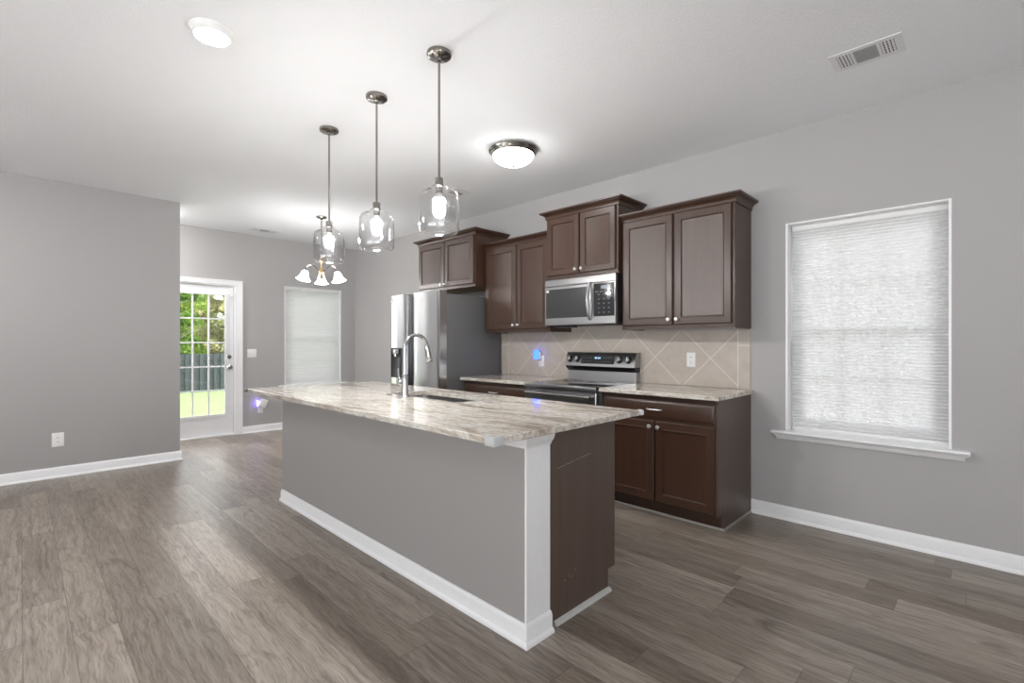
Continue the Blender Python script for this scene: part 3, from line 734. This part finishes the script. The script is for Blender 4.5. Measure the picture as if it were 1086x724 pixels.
bm = BM(); bowl(bm, -2.053, -1.742, 2.462, 2.968, .8838, .690); link('large_bowl', bm, 'stainless_sink', root)
bm = BM(); bowl(bm, -2.053, -1.742, 2.207, 2.436, .8838, .720); link('small_bowl', bm, 'stainless_sink', root)
for y, z in ((2.715, .690), (2.322, .720)):
    bm = BM(); lathe(bm, [(0, .001), (.030, .001), (.040, .003), (.043, -.001), (.043, -.0035), (0, -.0035)], (-1.8975, y, z), 24); link('drain', bm, 'chrome', root)

# faucet
fx, fy, fz = -2.105, 2.690, .9142
root = thing('kitchen_faucet', (fx, fy, fz), 'tall chrome gooseneck faucet standing behind the island sink', 'faucet')
bm = BM(); lathe(bm, [(0, 0), (.029, 0), (.029, .006), (.023, .012), (.0205, .05), (.020, .13), (.0165, .142), (.0135, .150), (0, .150)], (fx, fy, fz), 24); link('body', bm, 'chrome', root)
bm = BM(); R = .085
pts = [(fx, fy, fz + .145 + .03 * k) for k in range(6)]; zc = fz + .318
pts += [(fx + R - R * math.cos(a), fy, zc + R * math.sin(a)) for a in [PI * k / 16 * .93 for k in range(17)]]
tube(bm, pts, .0125, 16); link('spout', bm, 'chrome', root)
a = PI * .93; e = Vector((fx + R - R * math.cos(a), fy, zc + R * math.sin(a))); dr_ = Vector((math.sin(a), 0, math.cos(a)))
bm = BM(); q = [e + dr_ * s for s in (0, .008, .03, .075, .105, .112)]; tube(bm, q, [.0135, .0165, .0175, .0205, .0235, .021], 18); link('spray_head', bm, 'chrome', root)
bm = BM(); tube(bm, [(fx, fy + .015, fz + .085), (fx, fy + .05, fz + .088)], [.014, .0155], 14); tube(bm, [(fx, fy + .045, fz + .088), (fx, fy + .062, fz + .105), (fx, fy + .075, fz + .14), (fx + .002, fy + .080, fz + .175), (fx + .002, fy + .080, fz + .186)], [.0145, .0105, .0075, .0085, .005], 12); link('lever_handle', bm, 'chrome', root)
bm = BM(); lathe(bm, [(0, 0), (.021, 0), (.021, .003), (.016, .006), (0, .007)], (fx + .005, fy + .21, fz), 20); tag(link('hole_cover', bm, 'nickel', loc=(fx + .005, fy + .21, fz)), 'small round metal hole cover on the island beside the faucet', 'hole cover')

# corner guards on the island worktop
def guard(cx, cy, sx, sy, mat, label, ball=False):
    bm = BM(); t, w = .005, .050
    z0, z1 = .8800, .9175
    if ball:
        box(bm, cx - .006, cx + .022, cy - .016, cy + .022, .886, .9165, .010, 3)
    else:
        xa, xb = sorted((cx - sx * t, cx + sx * w)); ya, yb = sorted((cy - sy * t, cy - sy * .0005))
        box(bm, xa, xb, ya, yb, z0, z1, .002)
        xa, xb = sorted((cx - sx * t, cx - sx * .0005)); ya, yb = sorted((cy - sy * .0004, cy + sy * w))
        box(bm, xa, xb, ya, yb, z0, z1, .002)
    tag(link('corner_guard', bm, mat, loc=(cx, cy, z0)), label, 'corner guard', 'corner guards on the island worktop')
guard(-2.624, 1.300, 1, 1, 'guard_plastic', 'clear angled corner guard on the nearest corner of the island worktop')
guard(-1.579, 1.300, 1, 1, 'guard_plastic', 'small clear rounded guard on the worktop corner in front of the base cabinet', True)
guard(-2.636, 4.075, 1, 1, 'guard_dark', 'dark rounded guard on the far left corner of the island worktop', True)

# ------------------------------------------------------------------ outlets, switches, night lights
def duplex(axis, v, b, z, label, w=.072, h=.116, gang=1, kind='outlet'):
    """cover plate on a wall; axis 0: plane x=v facing -x, axis 1: plane y=v facing -y"""
    loc = (v, b, z) if axis == 0 else (b, v, z)
    root = thing('wall_outlet' if kind == 'outlet' else 'light_switch', loc, label, 'outlet' if kind == 'outlet' else 'light switch', None)
    bm = BM(); panel(bm, b - w / 2, b + w / 2, z - h / 2, z + h / 2, v, -1, [(0, 0), (0, .004), (.003, .006)], axis); pl = link('cover_plate', bm, 'plastic_white', root)
    def bx(bm, a0, a1, z0, z1, d0, d1, bev=0):
        return box(bm, v - d1, v - d0, a0, a1, z0, z1, bev, 1) if axis == 0 else box(bm, a0, a1, v - d1, v - d0, z0, z1, bev, 1)
    if kind == 'outlet':
        for dz in (-.0195, .0195):
            bm = BM(); bx(bm, b - .0165, b + .0165, z + dz - .0135, z + dz + .0135, .0061, .0085, .001); rc = link('receptacle', bm, 'plastic_white', root)
            bm = BM(); bx(bm, b - .0075, b - .0050, z + dz - .002, z + dz + .008, .0086, .0090); bx(bm, b + .0050, b + .0075, z + dz - .002, z + dz + .007, .0086, .0090); bx(bm, b - .0025, b + .0025, z + dz - .0095, z + dz - .005, .0086, .0090); link('slots', bm, 'slot_dark', rc)
    else:
        for k in range(gang):
            c = b + (k - (gang - 1) / 2) * .046
            bm = BM(); bx(bm, c - .006, c + .006, z - .012, z + .012, .0061, .0075); tg = link('toggle', bm, 'plastic_white', root)
            bm = BM(); bx(bm, c - .004, c + .004, z + .001, z + .010, .0076, .016, .001); link('lever', bm, 'plastic_white', tg)
    return root
duplex(1, YL, -3.600, .354, 'white duplex outlet low on the left grey wall', .085, .130)
duplex(0, -.008, 1.731, 1.128, 'white duplex outlet on the tile backsplash above the right worktop')
duplex(0, -.008, 3.345, 1.075, 'white outlet on the backsplash under the blue night light')
duplex(1, YB, -1.556, 1.119, 'white double light switch beside the glass back door', .118, .118, 2, 'switch')
duplex(1, YB, -1.445, .325, 'white outlet low on the back wall under the plug-in light')

root = thing('night_light', (-.017, 3.365, 1.105), 'blue glowing plug-in night light on the tile backsplash', 'night light')
bm = BM(); box(bm, -.050, -.0172, 3.338, 3.412, 1.085, 1.180, .012, 3); link('base', bm, 'plastic_white', root)
bm = BM(); box(bm, -.070, -.0505, 3.342, 3.408, 1.095, 1.190, .010, 3); link('lens', bm, 'blue_glow', root)
root = thing('plug_in_freshener', (-1.455, YB - .01, .36), 'white plug-in light with a violet glow low on the back wall', 'night light')
bm = BM(); box(bm, -1.475, -1.375, YB - .075, YB - .012, .345, .465, .016, 3)
bmesh.ops.rotate(bm, verts=bm.verts, cent=(-1.425, YB, .405), matrix=Matrix.Rotation(.35, 3, 'Y')); link('housing', bm, 'plastic_white', root)
bm = BM(); box(bm, -1.500, -1.479, YB - .040, YB - .014, .37, .45, .006, 2); link('glow_strip', bm, 'violet_glow', root)

# ------------------------------------------------------------------ ceiling vents
def vent(x0, x1, y0, y1, label, long_axis):
    root = thing('ceiling_vent', ((x0 + x1) / 2, (y0 + y1) / 2, HC), label, 'vent', None)
    z = HC
    bm = BM(); box(bm, x0 + .03, x1 - .03, y0 + .03, y1 - .03, z - .0012, z - .0003); link('duct_shade_plate', bm, 'vent_shadow', root)  # flat plate whose dark colour stands for the shade inside the duct
    bm = BM(); t = .032
    box(bm, x0, x1, y0, y0 + t, z - .0035, z); box(bm, x0, x1, y1 - t, y1, z - .0035, z)
    box(bm, x0, x0 + t, y0 + t, y1 - t, z - .0035, z); box(bm, x1 - t, x1, y0 + t, y1 - t, z - .0035, z)
    a0, a1 = (y0 + t, y1 - t) if long_axis == 1 else (x0 + t, x1 - t)
    c0, c1 = (x0 + t, x1 - t) if long_axis == 1 else (y0 + t, y1 - t)
    L = a1 - a0
    def bx(bm, p0, p1, q0, q1, e0, e1): return box(bm, q0, q1, p0, p1, e0, e1) if long_axis == 1 else box(bm, p0, p1, q0, q1, e0, e1)
    for f in (.27, .73): bx(bm, a0 + L * f - .007, a0 + L * f + .007, c0, c1, z - .0035, z - .001)
    link('frame', bm, 'vent_white', root)
    bm = BM()     # centre louvres run lengthwise
    p0, p1 = a0 + L * .27 + .007, a0 + L * .73 - .007; k = 9
    for i in range(k):
        q = c0 + (c1 - c0) * (i + .5) / k; bx(bm, p0, p1, q - .0052, q + .0052, z - .0050, z - .0035)
    link('centre_louvres', bm, 'vent_gray', root)
    for p0, p1 in ((a0, a0 + L * .27 - .007), (a0 + L * .73 + .007, a1)):
        bm = BM(); k = 4
        for i in range(k):
            q = p0 + (p1 - p0) * (i + .5) / k; bx(bm, q - .0045, q + .0045, c0, c1, z - .0052, z - .0022)
        for i in range(1, 5):
            q = c0 + (c1 - c0) * i / 5; bx(bm, p0, p1, q - .0018, q + .0018, z - .0021, z - .0014)
        link('end_louvres', bm, 'vent_white', root)
vent(-.830, -.628, .305, .612, 'white ceiling vent nearest the camera, above the right wall window', 1)
vent(-.860, -.650, 3.72, 3.99, 'ceiling vent half hidden behind the nearest pendant shade', 1)
vent(-1.70, -1.36, 6.90, 7.08, 'small white ceiling vent close to the back wall', 0)

# ------------------------------------------------------------------ lamps
def pendant():
    root = thing('pendant_light', (0, 0, HC), '', 'pendant light', 'pendant lights over the island')
    bm = BM(); lathe(bm, [(0, 0), (.064, 0), (.065, -.004), (.064, -.017), (.060, -.0205), (.026, -.024), (.014, -.028), (.012, -.042), (0, -.042)], (0, 0, 0), 32)
    for s in (-1, 1): lathe(bm, [(0, -.0285), (.006, -.0285), (.006, -.022), (0, -.022)], (s * .044, 0, 0), 10)
    cn = link('canopy', bm, 'nickel'); cn.parent = root
    bm = BM(); tube(bm, [(0, 0, -.042), (0, 0, -.655)], .0063, 12); r = link('rod', bm, 'nickel'); r.parent = root
    bm = BM(); lathe(bm, [(0, -.655), (.010, -.655), (.0215, -.657), (.0225, -.660), (.0225, -.702), (.020, -.704), (.018, -.735), (0, -.735)], (0, 0, 0), 24); k = link('socket', bm, 'nickel'); k.parent = root
    bm = BM()
    prof = [(.024, -.6965), (.040, -.699), (.044, -.704), (.0455, -.712), (.056, -.7185), (.084, -.727), (.0975, -.738), (.1045, -.758), (.1055, -.80), (.1055, -.905), (.1045, -.928), (.099, -.940), (.090, -.949), (.080, -.951)]
    inner = [(r - .003, z) for r, z in prof[::-1]]
    lathe(bm, prof + inner + [prof[0]], (0, 0, 0), 48); g = link('glass_shade', bm, 'shade_glass', angle=60); g.parent = root
    bm = BM(); lathe(bm, [(0, -.7355), (.0125, -.736), (.0140, -.742), (.022, -.754), (.0285, -.766), (0, -.7665)], (0, 0, 0), 24); bc = link('bulb_collar', bm, 'plastic_white'); bc.parent = root  # opaque collar added to keep bulb light off the ceiling
    bm = BM(); lathe(bm, [(0, -.767), (.0285, -.767)] + [(.032 * math.sin(a), -.780 + .032 * math.cos(a)) for a in [PI * k / 16 for k in range(6, 16)]] + [(0, -.812)], (0, 0, 0), 24); b = link('bulb', bm, 'bulb_glow'); b.parent = root
    return root
p0 = pendant()
for i, (x, y, lab) in enumerate(((-2.308, 2.056, 'clear glass pendant light nearest the camera, highest in the picture'), (-2.308, 2.691, 'middle of the three clear glass pendant lights over the island'), (-2.308, 3.346, 'farthest clear glass pendant light over the island, in front of the chandelier'))):
    o = p0 if i == 0 else copy_tree(p0)
    o.location = (x, y, HC); o['label'] = lab

def dome_light(dx, dy, label, glow='unseen_dome_glow'):
    root = thing('ceiling_light', (dx, dy, HC), label, 'ceiling light')
    bm = BM(); lathe(bm, [(.02, 0), (.176, 0), (.190, -.006), (.193, -.016), (.186, -.026), (.182, -.027), (.178, -.036), (.170, -.044), (.163, -.046), (.155, -.040), (.155, -.012), (.02, -.012)], (dx, dy, HC), 56); link('rim', bm, 'nickel', root)
    bm = BM(); lathe(bm, [(.158, -.047)] + [(.160 * math.cos(PI / 2 * k / 12), -.046 - .078 * math.sin(PI / 2 * k / 12)) for k in range(12)] + [(0, -.124)], (dx, dy, HC), 48); link('glass_dome', bm, glow, root)
    bm = BM(); lathe(bm, [(0, -.1245), (.011, -.1245), (.012, -.131), (.008, -.139), (0, -.141)], (dx, dy, HC), 16); link('finial', bm, 'nickel', root)
dome_light(-1.128, 2.668, 'round white dome ceiling light with a brushed nickel rim above the kitchen aisle', 'dome_glow')
dome_light(-4.85, 4.85, 'added dome light, outside the picture, brightening the left wall')  # lamp added out of view to lift the left wall
dome_light(-2.98, 6.85, 'dome ceiling light in the hall, hidden behind the near end of the left wall')
dome_light(-4.05, 6.85, 'added dome light at the far end of the hidden hall, brightening the dining end')  # extra lamp out of view, added to brighten the dining end
def disc_light(dx, dy, label):
    root = thing('disc_light', (dx, dy, HC), label, 'ceiling light')
    bm = BM(); lathe(bm, [(0, 0), (.098, 0), (.098, -.003), (.086, -.022), (.080, -.031), (.077, -.033), (.074, -.031), (0, -.030)], (dx, dy, HC), 48); link('trim', bm, 'plastic_white', root)
    bm = BM(); lathe(bm, [(0, -.0305), (.0735, -.0315), (.0735, -.0335), (.06, -.036), (0, -.037)], (dx, dy, HC), 48); link('lens', bm, 'disc_glow', root)
disc_light(-3.195, 2.698, 'round flush disc light in the ceiling at upper left')
disc_light(-1.30, -0.60, 'added disc light, unseen behind the camera, brightening the floor near the right wall')  # added lamp behind the camera, lights the right-hand floor
disc_light(-1.50, -2.20, 'second added disc light, unseen and farthest behind the camera, for extra fill')  # another added lamp out of view, keeps the right side lit

hx, hy = -1.300, 5.735
root = thing('chandelier', (hx, hy, HC), 'small nickel chandelier with three white bell shades near the back wall', 'chandelier')
bm = BM(); lathe(bm, [(0, 0), (.062, 0), (.062, -.010), (.050, -.020), (.018, -.028), (.012, -.036), (0, -.036)], (hx, hy, HC), 28); link('canopy', bm, 'nickel', root)
bm = BM(); z = HC - .034; k = 0
while z > 2.30:
    ang = PI / 2 * (k % 2); pts = []
    for j in range(13):
        t = 2 * PI * j / 12; a = .009 * math.cos(t); b = .019 * math.sin(t); pts.append((hx + a * math.cos(ang), hy + a * math.sin(ang), z - .015 + b))
    tube(bm, pts, .0036, 6, False); z -= .030; k += 1
link('chain', bm, 'nickel', root)
bm = BM(); lathe(bm, [(0, 2.30), (.008, 2.30), (.010, 2.26), (.026, 2.245), (.012, 2.22), (.010, 2.17), (.020, 2.16), (.034, 2.14), (.040, 2.115), (.036, 2.09), (.022, 2.07), (.026, 2.055), (.012, 2.035), (0, 2.025)], (hx, hy, 0), 28); link('hub', bm, 'brass', root)
fa = math.atan2(.981, .437)
for k in range(3):
    a = fa + 2 * PI * k / 3; c, s_ = math.cos(a), math.sin(a)
    P = lambda r, z: (hx + c * r, hy + s_ * r, z)
    bm = BM(); tube(bm, [P(.03, 2.12), P(.06, 2.155), P(.10, 2.185), (P(.14, 2.19)), P(.175, 2.175), P(.195, 2.145), P(.20, 2.12)], .0055, 8); arm = link('arm', bm, 'nickel', root)
    bm = BM(); T = Matrix.Rotation(.24, 4, Vector((s_, -c, 0)))
    lathe(bm, [(0, .012), (.016, .012), (.020, .004), (.021, -.014), (.018, -.016), (0, -.016)], P(.200, 2.118), 18, T); link('cup', bm, 'nickel', arm)
    bm = BM(); prof = [(.019, -.006), (.028, -.012), (.036, -.030), (.042, -.055), (.050, -.080), (.064, -.102), (.080, -.116)]
    lathe(bm, prof + [(r - .003, z - .001) for r, z in prof[::-1]], P(.200, 2.118), 32, T); link('bell_shade', bm, 'bell_glow', arm)

# ------------------------------------------------------------------ outdoors
def gz(y): return -.18 - .92 * (y - YB - .2) / 20
bm = BM(); q = [(-30, YB + .2), (45, YB + .2), (45, 75), (-30, 75)]
A = [bm.verts.new((x, y, gz(y))) for x, y in q]; B = [bm.verts.new((x, y, gz(y) - .3)) for x, y in q]
bm.faces.new(A); bm.faces.new(B)
for i in range(4): bm.faces.new((A[i], A[(i + 1) % 4], B[(i + 1) % 4], B[i]))
struct(link('ground', bm, 'lawn_grass'))
bm = BM(); box(bm, .30, 45, -40, YB + .19, -.48, -.18); struct(link('ground_side_added', bm, 'neutral_ground'))  # unseen ground added to tone down and neutralise light on the window shade
FY = 27.4; g0 = gz(FY)
root = thing('wooden_fence', (2, FY, g0), 'grey wooden board fence across the far end of the lawn', 'fence')
bm = BM(); x = -10.0; k = 0
while x < 16:
    o = 0 if k % 2 == 0 else .06
    prism(bm, [(x, g0 + .04), (x + .16, g0 + .04), (x + .16, g0 + 1.80 + random.uniform(-.01, .01)), (x + .08, g0 + 1.84), (x, g0 + 1.80)], 1, FY + o, FY + o + .022); x += .150; k += 1
link('boards', bm, 'grey_fence', root)
bm = BM()
for z in (.35, .95, 1.5): box(bm, -10, 16, FY + .023, FY + .0595, g0 + z, g0 + z + .09)
link('rails', bm, 'grey_fence', root)
x = -9.8
while x < 16: bm = BM(); box(bm, x, x + .1, FY + .085, FY + .185, g0 - .05, g0 + 1.75); link('post', bm, 'grey_fence', root); x += 2.6

def tree(x, y, h, r, mat, label, n, seed):
    rnd = random.Random(seed); z0 = gz(y)
    root = thing('tree', (x, y, z0), label, 'tree', 'trees behind the fence')
    bm = BM(); pts = [(x + rnd.uniform(-.12, .12) * k, y, z0 - .05 + h * .8 * k / 6) for k in range(7)]
    tube(bm, pts, [.10, .09, .08, .065, .05, .035, .02], 9)
    for k in range(16):
        b = Vector(pts[rnd.randint(2, 5)]); a = rnd.uniform(0, 2 * PI); L = rnd.uniform(.5, 1) * r
        e = b + Vector((math.cos(a) * L, math.sin(a) * L, L * rnd.uniform(.3, 1.0))); m = (b + e) / 2 + Vector((0, 0, .12))
        tube(bm, [b, m, e], [.028, .02, .008], 6)
    link('trunk', bm, 'bark', root)
    bm = BM(); cl = []
    for k in range(44):
        a = rnd.uniform(0, 2 * PI); q = r * math.sqrt(rnd.random()); cl.append((Vector((x + q * math.cos(a), y + q * math.sin(a), z0 + h * rnd.uniform(.12, 1.0))), r * rnd.uniform(.22, .42)))
    for k in range(n):
        c, cr = rnd.choice(cl); d = Vector((rnd.gauss(0, 1), rnd.gauss(0, 1), rnd.gauss(0, 1))).normalized() * cr * rnd.uniform(.5, 1)
        p = c + d; u = Vector((rnd.gauss(0, 1), rnd.gauss(0, 1), rnd.gauss(0, 1))).normalized(); w = u.orthogonal().normalized(); s = rnd.uniform(.06, .13)
        bm.faces.new([bm.verts.new(p + u * s), bm.verts.new(p + w * s * .55), bm.verts.new(p - u * s), bm.verts.new(p - w * s * .55)])
    me = link('foliage', bm, mat, root, angle=180)
for i, a in enumerate(((-1.6, 30, 6.0, 1.4, 'leaf_green', 'bushy green tree behind the fence, left of the door view'), (1.5, 30, 6.6, 1.2, 'leaf_green', 'leafy green tree behind the fence at the left edge of the door panes'),
                       (4.1, 30.3, 6.8, 1.15, 'leaf_pale', 'pale yellowish tree behind the fence at the right of the door panes'), (3.5, 34.5, 6.4, 1.5, 'leaf_lime', 'lime green tree behind the fence in the middle of the door panes'),
                       (7.4, 33, 6.5, 1.5, 'leaf_green', 'green tree farthest right behind the fence'), (4.9, 40.5, 7.5, 1.9, 'leaf_green', 'broad green tree far behind the lime green one'),
                       (9.2, 41, 7.5, 2.0, 'leaf_lime', 'broad lime tree far behind at the right'), (7.4, 49, 10.0, 2.8, 'leaf_green', 'tallest green tree at the very back of the garden'), (-.4, 40, 7.5, 2.0, 'leaf_lime', 'lime tree far behind at the left'))):
    tree(*a, 9000, 40 + i)
